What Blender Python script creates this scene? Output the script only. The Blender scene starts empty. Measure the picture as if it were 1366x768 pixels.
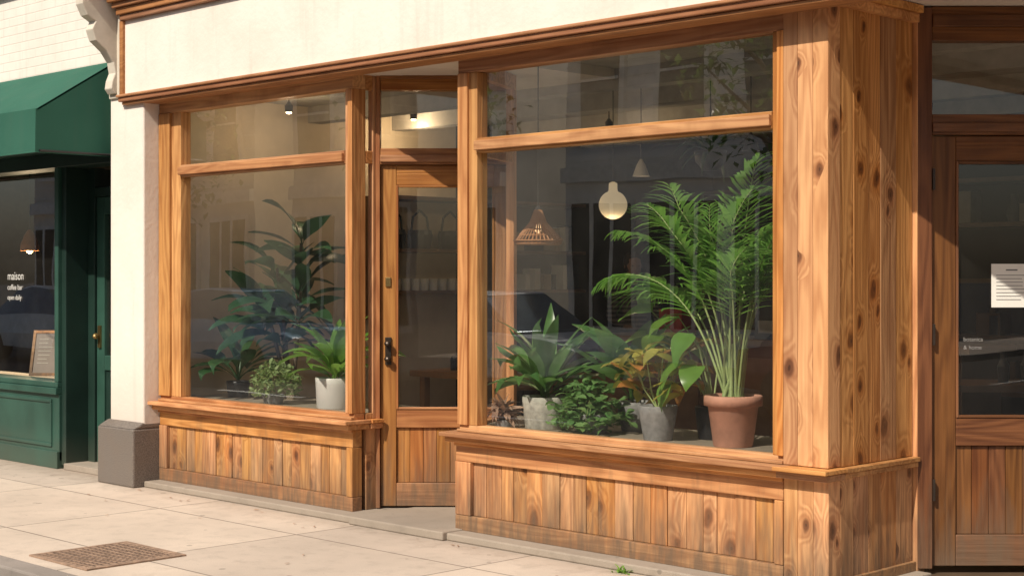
import bpy, math, random
from mathutils import Vector, Matrix
random.seed(7)
R=random.uniform
scn=bpy.context.scene
scn.view_settings.view_transform='Standard'
try: scn.view_settings.look='None'
except Exception: pass
scn.view_settings.exposure=0

# ---------------------------------------------------------------- node helper
class N:
    def __init__(s,name):
        s.m=bpy.data.materials.new(name); s.m.use_nodes=True
        s.t=s.m.node_tree; s.t.nodes.clear()
        s.out=s.t.nodes.new('ShaderNodeOutputMaterial')
    def n(s,typ,ins=None,**kw):
        nd=s.t.nodes.new(typ)
        for k,v in kw.items(): setattr(nd,k,v)
        for k,v in (ins or {}).items():
            if isinstance(v,bpy.types.NodeSocket): s.t.links.new(v,nd.inputs[k])
            else: nd.inputs[k].default_value=v
        return nd
    def math(s,op,a,b=0.0,c=None,clamp=False):
        nd=s.n('ShaderNodeMath',{0:a,1:b},operation=op); nd.use_clamp=clamp
        if c is not None:
            if isinstance(c,bpy.types.NodeSocket): s.t.links.new(c,nd.inputs[2])
            else: nd.inputs[2].default_value=c
        return nd.outputs[0]
    def mix(s,f,a,b,mode='MIX'):
        nd=s.t.nodes.new('ShaderNodeMix'); nd.data_type='RGBA'; nd.blend_type=mode
        for i,v in ((0,f),(6,a),(7,b)):
            if isinstance(v,bpy.types.NodeSocket): s.t.links.new(v,nd.inputs[i])
            else: nd.inputs[i].default_value=(v if i==0 else (*v,1) if len(v)==3 else v)
        return nd.outputs[2]
    def obj(s): return s.n('ShaderNodeTexCoord').outputs['Object']
    def map(s,vec,scale,loc=(0,0,0)): return s.n('ShaderNodeMapping',{'Vector':vec,'Scale':scale,'Location':loc}).outputs[0]
    def noise(s,vec,scale,detail=3,rough=.5): return s.n('ShaderNodeTexNoise',{'Vector':vec,'Scale':scale,'Detail':detail,'Roughness':rough}).outputs[0]
    def rng(s,v,a,b,c,d): return s.n('ShaderNodeMapRange',{'Value':v,'From Min':a,'From Max':b,'To Min':c,'To Max':d}).outputs[0]
    def bump(s,h,st=.3,dist=.01): return s.n('ShaderNodeBump',{'Height':h,'Strength':st,'Distance':dist}).outputs[0]
    def pbr(s,col,rough=.6,metal=0,normal=None,spec=.5):
        i={'Base Color':col if isinstance(col,bpy.types.NodeSocket) else (*col,1),'Roughness':rough,'Metallic':metal}
        nd=s.n('ShaderNodeBsdfPrincipled',i)
        if 'Specular IOR Level' in nd.inputs: nd.inputs['Specular IOR Level'].default_value=spec
        if normal is not None: s.t.links.new(normal,nd.inputs['Normal'])
        s.t.links.new(nd.outputs[0],s.out.inputs[0]); return nd
    def surf(s,sh): s.t.links.new(sh,s.out.inputs[0])

def wood(name,axis='z',light=(.69,.345,.128),dark=(.38,.145,.044),rough=.52,knots=True,weather=True,seed=0,kg=.6):
    k=N(name); v=k.obj()
    isl=k.n('ShaderNodeNewGeometry').outputs['Random Per Island']
    off=k.n('ShaderNodeCombineXYZ',{0:k.math('MULTIPLY',isl,17.3),1:k.math('MULTIPLY',isl,9.1),2:k.math('MULTIPLY',isl,23.7)}).outputs[0]
    vo=k.n('ShaderNodeVectorMath',{0:v,1:off},operation='ADD').outputs[0]
    def sc(a,b): return (a,a,b) if axis=='z' else (b,a,a)
    n1=k.noise(k.map(vo,sc(6,.5),(seed,0,0)),1,2)
    sp=k.n('ShaderNodeSeparateXYZ',{0:v})
    core=None; kn=0.0
    if knots:
        u=k.math('ADD',k.math('MULTIPLY',k.math('ADD',sp.outputs[0],sp.outputs[1]),6.0 if axis=='z' else 3.4),k.math('MULTIPLY',isl,31.0))
        w_=k.math('ADD',k.math('MULTIPLY',sp.outputs[2],3.6 if axis=='z' else 6.0),k.math('MULTIPLY',isl,47.0))
        wob=k.math('MULTIPLY',k.noise(vo,9,2),.25)
        cv=k.n('ShaderNodeCombineXYZ',{0:k.math('ADD',u,wob),1:k.math('ADD',w_,wob)}).outputs[0]
        vor=k.n('ShaderNodeTexVoronoi',{'Vector':cv,'Scale':1.0,'Randomness':.95},voronoi_dimensions='2D')
        d=vor.outputs['Distance']; sc3=k.n('ShaderNodeSeparateColor',{0:vor.outputs['Color']})
        gate=k.math('GREATER_THAN',sc3.outputs[0],kg)
        d=k.math('MULTIPLY',d,k.rng(sc3.outputs[1],0,1,.65,1.6))
        def ss(a,b): return k.n('ShaderNodeMapRange',{'Value':d,'From Min':a,'From Max':b,'To Min':1.0,'To Max':0.0},interpolation_type='SMOOTHSTEP').outputs[0]
        kn=k.math('MULTIPLY',ss(0,.5),gate)
    field=k.math('ADD',k.math('MULTIPLY',n1,6.0),k.math('MULTIPLY',kn,1.5))
    rings=k.math('ADD',k.math('MULTIPLY',k.math('SINE',k.math('MULTIPLY',field,12)),.5),.5)
    fine=k.noise(k.map(vo,sc(60,1.3)),1,3,.62)
    broad=k.noise(k.map(vo,sc(4,.8)),1,1)
    f=k.math('ADD',k.math('ADD',k.math('MULTIPLY',rings,.30),k.math('MULTIPLY',fine,.6)),k.math('MULTIPLY',broad,.55))
    f=k.rng(f,.40,1.0,0,1)
    col=k.mix(f,dark,light)
    if knots:
        halo=k.math('MULTIPLY',k.math('MULTIPLY',ss(.1,.36),gate),.65)
        col=k.mix(halo,col,(.36,.125,.034))
        core=k.math('MULTIPLY',ss(.08,.17),gate)
        col=k.mix(k.math('MULTIPLY',core,.85),col,(.13,.043,.014))
        eye=k.math('MULTIPLY',ss(.02,.05),gate)
        col=k.mix(k.math('MULTIPLY',eye,.6),col,(.03,.012,.007))
    h=k.n('ShaderNodeHueSaturation',{'Hue':k.rng(k.math('FRACT',k.math('MULTIPLY',isl,13.7)),0,1,.493,.506),'Saturation':k.rng(k.math('FRACT',k.math('MULTIPLY',isl,5.3)),0,1,.9,1.06),'Value':k.rng(isl,0,1,.76,1.14),'Color':col}).outputs[0]
    stain=k.noise(k.map(v,(2.5,2.5,1.1)),1,4,.7)
    col=k.mix(k.rng(stain,.5,.75,0,.55),h,(.22,.085,.028))
    if weather:
        z=sp.outputs[2]
        w=k.math('ADD',z,k.math('MULTIPLY',k.math('SUBTRACT',k.noise(k.map(v,(16,16,2.5)),1,3,.7),.5),.9))
        w=k.rng(w,-.02,.46,.92,0)
        col=k.mix(w,col,(.15,.10,.065))
    bh=k.math('ADD',fine,k.math('MULTIPLY',rings,.15))
    if knots: bh=k.math('SUBTRACT',bh,k.math('MULTIPLY',core,.6))
    ro=k.rng(fine,.3,.7,rough+.1,rough-.06)
    k.pbr(col,ro,0,k.bump(bh,.6,.005),.3); return k.m

def plain(name,col,rough=.6,metal=0,var=.15,scale=6,bump=.15,bscale=60,spec=.5):
    k=N(name); v=k.obj(); n=k.noise(v,scale,3,.6)
    c=k.mix(k.rng(n,.3,.7,0,1),tuple(x*(1-var) for x in col),tuple(min(1,x*(1+var)) for x in col))
    k.pbr(c,rough,metal,k.bump(k.noise(v,bscale,2),bump,.004) if bump else None,spec); return k.m

def emis(name,col,st,base=(.8,.7,.5)):
    k=N(name); nd=k.pbr(base,.4); nd.inputs['Emission Color'].default_value=(*col,1); nd.inputs['Emission Strength'].default_value=st
    try: k.m.cycles.emission_sampling='NONE'
    except Exception: pass
    return k.m

def glassmat(name,f0=.19,tint=(.95,.96,.95),dust=1.0):
    k=N(name); v=k.obj()
    bn=k.bump(k.noise(v,1.1,1),.035,.05)
    g=k.n('ShaderNodeNewGeometry')
    c=k.math('ABSOLUTE',k.n('ShaderNodeVectorMath',{0:g.outputs['Normal'],1:g.outputs['Incoming']},operation='DOT_PRODUCT').outputs['Value'])
    fr=k.math('ADD',k.math('MULTIPLY',k.math('POWER',k.math('SUBTRACT',1.0,c),5.0),1-f0),f0,clamp=True)
    tr=k.n('ShaderNodeBsdfTransparent',{'Color':(*tint,1)}).outputs[0]
    gl=k.n('ShaderNodeBsdfGlossy',{'Color':(1,1,1,1),'Roughness':0.0,'Normal':bn}).outputs[0]
    du=k.n('ShaderNodeBsdfDiffuse',{'Color':(.6,.57,.5,1)}).outputs[0]
    df=k.rng(k.noise(k.map(v,(2,2,1)),1.2,4,.7),.35,.8,.004*dust,.03*dust)
    a=k.n('ShaderNodeMixShader',{0:df,1:tr,2:du}).outputs[0]
    k.surf(k.n('ShaderNodeMixShader',{0:fr,1:a,2:gl}).outputs[0]); return k.m

def leafmat(name,c1,c2,trans=.35,rough=.38,c3=None):
    k=N(name); v=k.obj(); isl=k.n('ShaderNodeNewGeometry').outputs['Random Per Island']
    c=k.mix(isl,c1,c2)
    if c3: c=k.mix(k.math('GREATER_THAN',k.math('FRACT',k.math('MULTIPLY',isl,7.7)),.68),c,c3)
    n=k.noise(v,14,2)
    c=k.mix(k.rng(n,.35,.7,0,.5),c,tuple(x*.55 for x in c1))
    p=k.n('ShaderNodeBsdfPrincipled',{'Base Color':c,'Roughness':rough}).outputs[0]
    t=k.n('ShaderNodeBsdfTranslucent',{'Color':k.mix(.5,c,tuple(min(1,x*1.8) for x in c2))}).outputs[0]
    k.surf(k.n('ShaderNodeMixShader',{0:trans,1:p,2:t}).outputs[0]); return k.m

WV=wood('wood_vertical','z',knots=False); WH=wood('wood_horizontal','x',knots=False,light=(.66,.33,.125),dark=(.37,.145,.046))
WVd=wood('wood_door_v','z',light=(.48,.22,.078),dark=(.25,.09,.029),knots=False,rough=.45)
WHd=wood('wood_door_h','x',light=(.48,.22,.078),dark=(.25,.09,.029),knots=False,rough=.45)
WBoard=wood('wood_planks_knotty','z',light=(.72,.375,.15),dark=(.38,.15,.047),kg=.55)
WPier=wood('wood_pier_knotty','z',light=(.74,.385,.15),dark=(.46,.19,.06),kg=.42,seed=2)
WSide=wood('wood_planks_side','z',light=(.66,.33,.13),dark=(.33,.13,.042),seed=4,kg=.5)
WFas=wood('wood_trim_dark','x',light=(.46,.22,.10),dark=(.27,.115,.05),knots=False,weather=False)
GL=glassmat('window_glass'); GL2=glassmat('side_glass',.02,dust=.3)
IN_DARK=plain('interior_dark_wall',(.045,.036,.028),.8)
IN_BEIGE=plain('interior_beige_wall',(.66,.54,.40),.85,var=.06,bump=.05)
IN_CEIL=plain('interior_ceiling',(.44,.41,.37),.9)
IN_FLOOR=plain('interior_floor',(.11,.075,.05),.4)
DKWOOD=plain('dark_furniture_wood',(.14,.075,.036),.45)
BLACK=plain('black_metal',(.02,.02,.022),.4)
WHITE=plain('white_ceramic',(.72,.70,.66),.35,var=.05,bump=.05)
TERRA=plain('terracotta',(.56,.28,.19),.8,var=.16,scale=9,bump=.25)
GREYPOT=plain('grey_stone_pot',(.27,.265,.26),.75,var=.2,scale=30,bump=.3)
STONEPOT=plain('pale_stone_pot',(.5,.48,.42),.85,var=.28,scale=28,bump=.6)
SOIL=plain('soil',(.05,.035,.025),.95,bump=.8)
CREAM=plain('cream_stone',(.60,.54,.45),.8,var=.12)
BRASS=plain('aged_brass',(.35,.24,.1),.35,.9)
BRONZE=plain('dark_bronze',(.06,.045,.035),.4,.7)

def stucco(name,col,brick=False):
    k=N(name); v=k.obj()
    n=k.noise(v,1.6,4,.65); n2=k.noise(v,26,3,.6)
    c=k.mix(k.rng(n,.4,.75,0,.5),col,tuple(x*.78*(1,.95,.9)[i] for i,x in enumerate(col)))
    st=k.noise(k.map(v,(9,9,.7)),1,3,.7)
    c=k.mix(k.rng(st,.55,.8,0,.25),c,(.42,.35,.29))
    h=n2
    if brick:
        b=k.n('ShaderNodeTexBrick',{'Vector':k.n('ShaderNodeCombineXYZ',{0:k.n('ShaderNodeSeparateXYZ',{0:v}).outputs[0],1:k.n('ShaderNodeSeparateXYZ',{0:v}).outputs[2]}).outputs[0],'Scale':1.0,'Mortar Size':.006,'Brick Width':.22,'Row Height':.075,'Mortar Smooth':.4})
        h=k.math('ADD',k.math('MULTIPLY',n2,.3),k.math('SUBTRACT',1,b.outputs['Fac']))
        c=k.mix(k.math('MULTIPLY',b.outputs['Fac'],.2),c,(.4,.36,.3))
    z=k.n('ShaderNodeSeparateXYZ',{0:v}).outputs[2]
    lo=k.rng(k.math('ADD',z,k.math('MULTIPLY',n,.5)),.6,1.3,.4,0)
    c=k.mix(lo,c,(.36,.31,.26))
    k.pbr(c,.85,0,k.bump(h,.4,.006),.2); return k.m
STUC=stucco('cream_stucco',(.80,.725,.65)); BRICKW=stucco('painted_brick',(.78,.72,.65),True)

def granite():
    k=N('granite_base'); v=k.obj()
    n=k.noise(v,150,2,.8); n2=k.noise(v,4,3)
    c=k.mix(k.rng(n,.35,.65,0,1),(.06,.05,.045),(.25,.215,.185)); c=k.mix(k.rng(n2,.4,.7,0,.5),c,(.17,.13,.10))
    k.pbr(c,.6,0,k.bump(n,.3,.003)); return k.m
GRAN=granite()

def green(name,col):
    k=N(name); v=k.obj(); n=k.noise(v,3,3)
    c=k.mix(k.rng(n,.35,.7,0,1),col,tuple(x*1.5 for x in col)); z=k.n('ShaderNodeSeparateXYZ',{0:v}).outputs[2]
    c=k.mix(k.rng(k.math('ADD',z,k.math('MULTIPLY',n,.3)),.1,.45,.4,0),c,(.12,.12,.09))
    k.pbr(c,.45,0,k.bump(k.noise(v,40,2),.1,.003),.35); return k.m
GREEN=green('green_paint',(.022,.062,.046)); GREEND=green('dark_green_paint',(.010,.026,.020))
def canvas():
    k=N('awning_canvas'); v=k.obj(); n=k.noise(v,2.2,3)
    c=k.mix(n,(.028,.098,.070),(.045,.14,.10))
    c=k.mix(k.rng(k.noise(k.map(v,(6,6,.6)),1,3,.7),.5,.8,0,.35),c,(.07,.12,.09))
    k.pbr(c,.9,0,k.bump(k.math('ADD',k.noise(v,300,1),k.math('MULTIPLY',k.noise(v,4,2),3)),.3,.012),.1); return k.m
CANV=canvas()

def concrete(name,col,joint=True):
    k=N(name); v=k.obj()
    big=k.noise(v,.8,4,.6); mid=k.noise(v,7,4,.7); fine=k.noise(v,160,2,.7)
    c=k.mix(k.rng(big,.35,.7,0,1),col,tuple(x*.74 for x in col))
    c=k.mix(k.rng(mid,.50,.70,0,.45),c,tuple(x*.55 for x in col))
    c=k.mix(k.rng(fine,.3,.7,.0,.5),c,tuple(x*.66 for x in col))
    vs=k.n('ShaderNodeTexVoronoi',{'Vector':v,'Scale':5.5})
    spot=k.math('LESS_THAN',vs.outputs['Distance'],k.math('MULTIPLY',k.n('ShaderNodeSeparateColor',{0:vs.outputs['Color']}).outputs[0],.12))
    c=k.mix(k.math('MULTIPLY',spot,.4),c,(.09,.08,.065))
    h=k.math('MULTIPLY',fine,.3)
    if joint:
        b=k.n('ShaderNodeTexBrick',{'Vector':k.map(v,(1,1,1),(.35,.62,0)),'Scale':1.0,'Mortar Size':.009,'Brick Width':1.5,'Row Height':1.1,'Mortar Smooth':.5,'Color1':(.83,.83,.84,1),'Color2':(1,1,1,1),'Mortar':(1,1,1,1)},offset=.0)
        c=k.mix(1.0,c,b.outputs['Color'],'MULTIPLY')
        c=k.mix(k.math('MULTIPLY',b.outputs['Fac'],.7),c,(.10,.08,.065)); h=k.math('SUBTRACT',h,b.outputs['Fac'])
        y=k.n('ShaderNodeSeparateXYZ',{0:v}).outputs[1]
        c=k.mix(k.rng(k.math('ADD',y,k.math('MULTIPLY',mid,.35)),-.2,.15,0,.5),c,(.2,.15,.11))
    k.pbr(c,.88,0,k.bump(h,.4,.006),.25); return k.m
SIDEW=concrete('sidewalk_concrete',(.68,.57,.47)); STEP=concrete('step_stone',(.38,.32,.26),False)
ASPH=concrete('asphalt',(.06,.057,.055),False); KERB=concrete('kerb_granite',(.32,.28,.25),False)

# ---------------------------------------------------------------- mesh builder
class MB:
    def __init__(s): s.v=[];s.f=[];s.mi=[]
    def add(s,vs,fs,m=0):
        b=len(s.v); s.v+= [tuple(x) for x in vs]; s.f+=[tuple(i+b for i in f) for f in fs]; s.mi+=[m]*len(fs)
    def box(s,x0,x1,y0,y1,z0,z1,m=0,M=None):
        vs=[Vector((x,y,z)) for x in(x0,x1) for y in(y0,y1) for z in(z0,z1)]
        if M: vs=[M@v for v in vs]
        s.add(vs,[(0,1,3,2),(4,6,7,5),(0,4,5,1),(2,3,7,6),(0,2,6,4),(1,5,7,3)],m)
    def prism(s,poly,z0,z1,m=0):
        n=len(poly); s.add([(x,y,z0) for x,y in poly]+[(x,y,z1) for x,y in poly],[tuple(range(n))[::-1],tuple(range(n,2*n))]+[(i,(i+1)%n,(i+1)%n+n,i+n) for i in range(n)],m)
    def lathe(s,c,prof,m=0,n=32,cap=True,sx=1):
        vs=[];fs=[]
        for r,z in prof:
            for i in range(n):
                a=2*math.pi*i/n; vs.append((c[0]+r*math.cos(a)*sx,c[1]+r*math.sin(a),c[2]+z))
        for j in range(len(prof)-1):
            for i in range(n):
                fs.append((j*n+i,j*n+(i+1)%n,(j+1)*n+(i+1)%n,(j+1)*n+i))
        if cap: fs.append(tuple(range(n))[::-1]); fs.append(tuple((len(prof)-1)*n+i for i in range(n)))
        s.add(vs,fs,m)
    def tube(s,pts,r,m=0,n=6):
        pts=[Vector(p) for p in pts]; vs=[];fs=[]
        rs=r if isinstance(r,(list,tuple)) else [r]*len(pts)
        for i,p in enumerate(pts):
            t=(pts[min(i+1,len(pts)-1)]-pts[max(i-1,0)]).normalized()
            a=t.cross(Vector((0,0,1))); 
            if a.length<.05: a=t.cross(Vector((1,0,0)))
            a.normalize(); b=t.cross(a)
            for j in range(n):
                an=2*math.pi*j/n; vs.append(p+(a*math.cos(an)+b*math.sin(an))*rs[i])
        for i in range(len(pts)-1):
            for j in range(n): fs.append((i*n+j,i*n+(j+1)%n,(i+1)*n+(j+1)%n,(i+1)*n+j))
        fs.append(tuple(range(n))); fs.append(tuple((len(pts)-1)*n+j for j in range(n))[::-1])
        s.add(vs,fs,m)
    def extr(s,poly,x0,x1,m=0):
        n=len(poly); vs=[(x0,y,z) for y,z in poly]+[(x1,y,z) for y,z in poly]
        fs=[tuple(range(n)),tuple(range(n,2*n))[::-1]]+[(i,i+n,(i+1)%n+n,(i+1)%n) for i in range(n)]
        s.add(vs,fs,m)
    def leaf(s,base,az,el,L,W,droop,m=0,segs=7,fold=.22,pet=0.0,p=.75,twist=0.0,wave=0.0):
        pos=Vector(base); vs=[];fs=[]; e=el; a=az; st=L/segs
        ph=R(0,6)
        for i in range(segs+1):
            t=i/segs
            d=Vector((math.cos(e)*math.cos(a),math.cos(e)*math.sin(a),math.sin(e)))
            side=Vector((-math.sin(a),math.cos(a),0)); up=side.cross(d)*-1
            side=side*math.cos(twist)+up*math.sin(twist); up2=d.cross(side)
            if t<pet: w=.006
            else:
                q=(t-pet)/(1-pet); w=W*.5*(math.sin(math.pi*min(1,max(0,q))**p))**.85 if 0<q<1 else .002
            w=max(w,.002)
            wv=wave*math.sin(t*9+ph)*W
            vs+=[pos+side*w+up2*(fold*w+wv),pos-up2*0,pos-side*w+up2*(fold*w-wv)]
            pos=pos+d*st; e-=droop/segs; a+=R(-.03,.03)
        for i in range(segs):
            b=i*3; fs+=[(b,b+1,b+4,b+3),(b+1,b+2,b+5,b+4)]
        s.add(vs,fs,m)
    def frond(s,base,az,el,L,droop,m=0,ms=1,n=26,lf=.30,w=.022,start=.38):
        pos=Vector(base); e=el; pts=[];dirs=[]
        K=16
        for i in range(K+1):
            d=Vector((math.cos(e)*math.cos(az),math.cos(e)*math.sin(az),math.sin(e))); pts.append(pos.copy());dirs.append(d)
            pos=pos+d*L/K; e-=droop*(i/K)*2/K
        s.tube(pts,[.009-.007*i/K for i in range(K+1)],ms,5)
        side=Vector((-math.sin(az),math.cos(az),0))
        for j in range(n):
            t=start+(1-start)*j/(n-1); x=t*K; i=min(int(x),K-1); f=x-i
            p=pts[i].lerp(pts[i+1],f); d=dirs[i].lerp(dirs[i+1],f)
            q=(t-start)/(1-start); ll=lf*(.35+.95*math.sin(math.pi*min(1,(q*.78+.2))))*R(.9,1.08)
            for sg in(-1,1):
                dd=(d*(.55+.5*q)+side*sg*.85+Vector((0,0,R(-.12,.12)))).normalized()
                a2=math.atan2(dd.y,dd.x); e2=math.asin(max(-1,min(1,dd.z)))
                s.leaf(p,a2,e2,ll,w,R(.5,1.0),m,segs=4,fold=.3,p=.55)
    def clamp(s,ymin=None,xmax=None,xmin=None,ymax=None,zmin=None):
        o=[]
        for x,y,z in s.v:
            if ymin is not None and y<ymin: y=ymin+ (R(0,.004))
            if ymax is not None and y>ymax: y=ymax
            if xmax is not None and x>xmax: x=xmax
            if xmin is not None and x<xmin: x=xmin
            if zmin is not None and z<zmin: z=zmin
            o.append((x,y,z))
        s.v=o
    def build(s,name,mats,parent=None,smooth=False,bevel=0,M=None,autos=False):
        me=bpy.data.meshes.new(name); me.from_pydata(s.v,[],s.f)
        for m in mats: me.materials.append(m)
        me.polygons.foreach_set('material_index',s.mi)
        if smooth: me.polygons.foreach_set('use_smooth',[True]*len(s.f))
        me.update(); ob=bpy.data.objects.new(name,me); scn.collection.objects.link(ob)
        if M: ob.matrix_world=M
        if parent: ob.parent=parent
        if bevel:
            b=ob.modifiers.new('bevel','BEVEL'); b.width=bevel; b.segments=2; b.limit_method='ANGLE'; b.angle_limit=math.radians(40)
        return ob
def empty(name):
    e=bpy.data.objects.new(name,None); e.empty_display_size=.2; scn.collection.objects.link(e); return e

# ---------------------------------------------------------------- camera / light
TH=math.radians(44.6)
cam=bpy.data.cameras.new('camera'); co=bpy.data.objects.new('camera',cam); scn.collection.objects.link(co)
co.location=(4.09,-6.31,1.55); co.rotation_euler=(math.radians(90),0,TH)
cam.lens=54.0; cam.sensor_width=36; cam.shift_y=-.0103; cam.clip_end=600; scn.camera=co
EL=math.radians(45); AZ=math.radians(172)
ts=Vector((math.sin(AZ)*math.cos(EL),math.cos(AZ)*math.cos(EL),math.sin(EL)))
sl=bpy.data.lights.new('sun','SUN'); sl.energy=5.0; sl.angle=math.radians(.53); sl.color=(1,.91,.77)
so=bpy.data.objects.new('sun',sl); scn.collection.objects.link(so); so.rotation_euler=(-ts).to_track_quat('-Z','Y').to_euler(); so.location=(6,-14,18)
w=bpy.data.worlds.new('World'); scn.world=w; w.use_nodes=True
nt=w.node_tree; bg=nt.nodes['Background']; sk=nt.nodes.new('ShaderNodeTexSky'); sk.sky_type='NISHITA'; sk.sun_disc=False
sk.sun_elevation=EL; sk.sun_rotation=AZ; sk.dust_density=3.0; nt.links.new(sk.outputs[0],bg.inputs[0]); bg.inputs[1].default_value=.10

# ---------------------------------------------------------------- ground
def slab(name,x0,x1,y0,y1,z0,z1,mat,bev=0):
    b=MB(); b.box(x0,x1,y0,y1,z0,z1); return b.build(name,[mat],bevel=bev)
b=MB(); b.add([(-300,-300,-.13),(300,-300,-.13),(300,300,-.13),(-300,300,-.13)],[(0,1,2,3)]); b.build('ground',[ASPH])
slab('sidewalk',-70,70,-2.2,30,-.3,0,SIDEW)
b=MB()
x=-40.0
while x<40:
    L=1.5; b.box(x,x+L-.008,-2.36,-2.204,-.3,.004); x+=L
b.build('kerb',[KERB],bevel=.012)
slab('sidewalk',-70,70,-15,-11.2,-.3,.0,SIDEW); slab('kerb',-70,70,-11.196,-11.05,-.3,.003,KERB)
b=MB(); 
for i in range(18): b.box(-50+i*5,-48+i*5,-6.8,-6.68,-.13,-.126)
b.build('road_markings',[plain('road_paint',(.7,.7,.66),.7)])

# ---------------------------------------------------------------- wooden shop
shop=empty('wooden_shop_building')
mats=[WV,WH,WBoard,WSide,WPier]
f=MB()
p=MB(); p.box(-5.83,-3.42,-.13,.4,.001,.045); p.box(-3.42,-2.55,-.16,1.2,.001,.052); p.box(-2.55,.03,-.13,.4,.001,.045)
p.box(.0,.10,-.0,.8,.001,.04)
p.build('plinth',[STEP],shop,bevel=.008)
def knee(x0,x1,sl,sr):
    f.box(x0,x1,.0,.08,.045,.135,1)
    f.box(x0+.002,x1-.002,.004,.08,.455,.568,1)
    f.box(x0,x1,-.012,.0,.548,.569,1)
    f.box(x0+.001,x0+sl,-.002,.08,.137,.453,0); f.box(x1-sr,x1-.001,-.002,.08,.137,.453,0)
    a=x0+sl; 
    while a<x1-sr-.01:
        ww=min(R(.085,.135),x1-sr-a); f.box(a+.0015,a+ww-.0015,.028+R(-.004,.004),.07,.136,.454,2); a+=ww
    f.box(x0-.03,x1+.03,-.06,.12,.572,.606,1); f.box(x0-.045,x1+.045,-.095,.12,.608,.632,1)
knee(-5.83,-3.573,.10,.06); knee(-2.61,.0-.262,.13,.05)
def win(x0,x1,stl,strr,outer=0.0):
    f.box(x0,x1,.012,.10,.634,.672,1)
    f.box(x0,x1,-.012,.012,.634,.650,1)
    f.box(x0,x1,.0,.11,2.765,2.86,1)
    f.box(x0+stl,x1-strr,.005,.10,2.287,2.372,1)
    f.box(x0+stl,x1-strr,-.018,.005,2.30,2.355,1)
    f.box(x0,x0+stl*.55,-.006,.11,.673,2.764,0); f.box(x0+stl*.55,x0+stl,.012,.1,.673,2.764,0)
    f.box(x1-strr*.5,x1,-.006,.11,.673,2.764,0); f.box(x1-strr,x1-strr*.5,.014,.1,.673,2.764,0)
win(-5.83,-3.573,.27,.09); win(-2.585,-.259,.15,.075)
for a,bb in((-.2575,-.176),(-.1745,-.088),(-.0865,.0)):
    f.box(a,bb,-.004+R(-.002,.002),.1,.634,2.90,4)
    f.box(a,bb,-.002,.1,.045,.570,2)
f.box(-.262,.03,-.062,.1,.573,.605,1); f.box(-.262,.045,-.097,.1,.609,.631,1)
a=.102; ws=[.12,.135,.115,.15,.16]
for wd in ws:
    e=min(a+wd,.785); f.box(-.05,.0-R(.0,.004),a+.001,e-.001,.63,2.90,3); f.box(-.05,-R(0,.004),a+.001,e-.001,.03,.575,3); a=e
f.box(-.05,.028,.102,.79,.577,.602,1); f.box(-.05,.04,.102,.79,.604,.628,1)
f.box(-.05,.016,.102,.79,.03,.09,1)
f.box(-.05,.035,-.0,.79,2.86,2.905,1); f.box(-.05,.06,-.0,.79,2.906,2.945,1)
f.box(-.06,.022,.787,.86,.02,2.94,0)
f.box(-3.64,-3.571,.112,.2,.045,.57,3); f.box(-3.62,-3.53,.122,.22,.572,.606,1); f.box(-3.62,-3.515,.122,.22,.608,.632,1)
f.box(-3.62,-3.571,.17,.2,.634,2.86,0); f.box(-3.62,-3.573,.112,.17,.634,.67,1); f.box(-3.62,-3.573,.112,.17,2.765,2.86,1); f.box(-3.62,-3.573,.112,.17,2.29,2.37,1)
M3=Matrix.Translation((-2.56,.09,0))@Matrix.Rotation(math.atan2(.74,-.37),4,'Z'); L3=.80
f.box(0.03,L3,-.025,.025,.045,.57,3,M3); f.box(.03,L3,-.05,.05,.572,.63,1,M3)
f.box(.03,L3,-.024,.026,2.765,2.86,1,M3); f.box(.03,L3-.06,-.022,.022,2.29,2.37,1,M3); f.box(.03,L3-.06,-.022,.022,.632,.672,1,M3); f.box(L3-.06,L3,-.026,.028,.632,2.764,0,M3)
f.build('timber_frame',mats,shop,bevel=.0035)
def pane(name,pts,par,mat=GL,M=None):
    b=MB(); b.add(pts,[(0,1,2,3)]); return b.build(name,[mat],par,M=M)
def panexz(name,x0,x1,y,z0,z1,par,M=None,mat=GL): return pane(name,[(x0,y,z0),(x1,y,z0),(x1,y,z1),(x0,y,z1)],par,mat,M=M)
def paneyz(name,x,y0,y1,z0,z1,par): return pane(name,[(x,y0,z0),(x,y1,z0),(x,y1,z1),(x,y0,z1)],par,GL2)
for x0,x1 in((-5.6,-3.63),(-2.47,-.31)):
    panexz('window_pane',x0,x1,.055,.66,2.30,shop); panexz('transom_pane',x0,x1,.055,2.36,2.77,shop)
paneyz('side_pane',-3.6,.105,.175,.66,2.77,shop); panexz('side_pane',.03,L3-.04,0,.66,2.77,shop,M3,GL2)
b=MB(); b.box(-5.84,-3.62,.101,.8,.60,.655); b.box(-2.548,-.052,.101,.85,.60,.655); b.prism([(-2.549,.112),(-2.549,.85),(-2.90,.85)],.60,.654)
b.box(-5.84,-3.645,.8,.82,.0,.655); b.box(-2.548,-.052,.85,.87,0,.655)
b.build('display_platform',[plain('platform_paint',(.30,.25,.19),.6)],shop)
GLd=glassmat('door_glass',.08)
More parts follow.
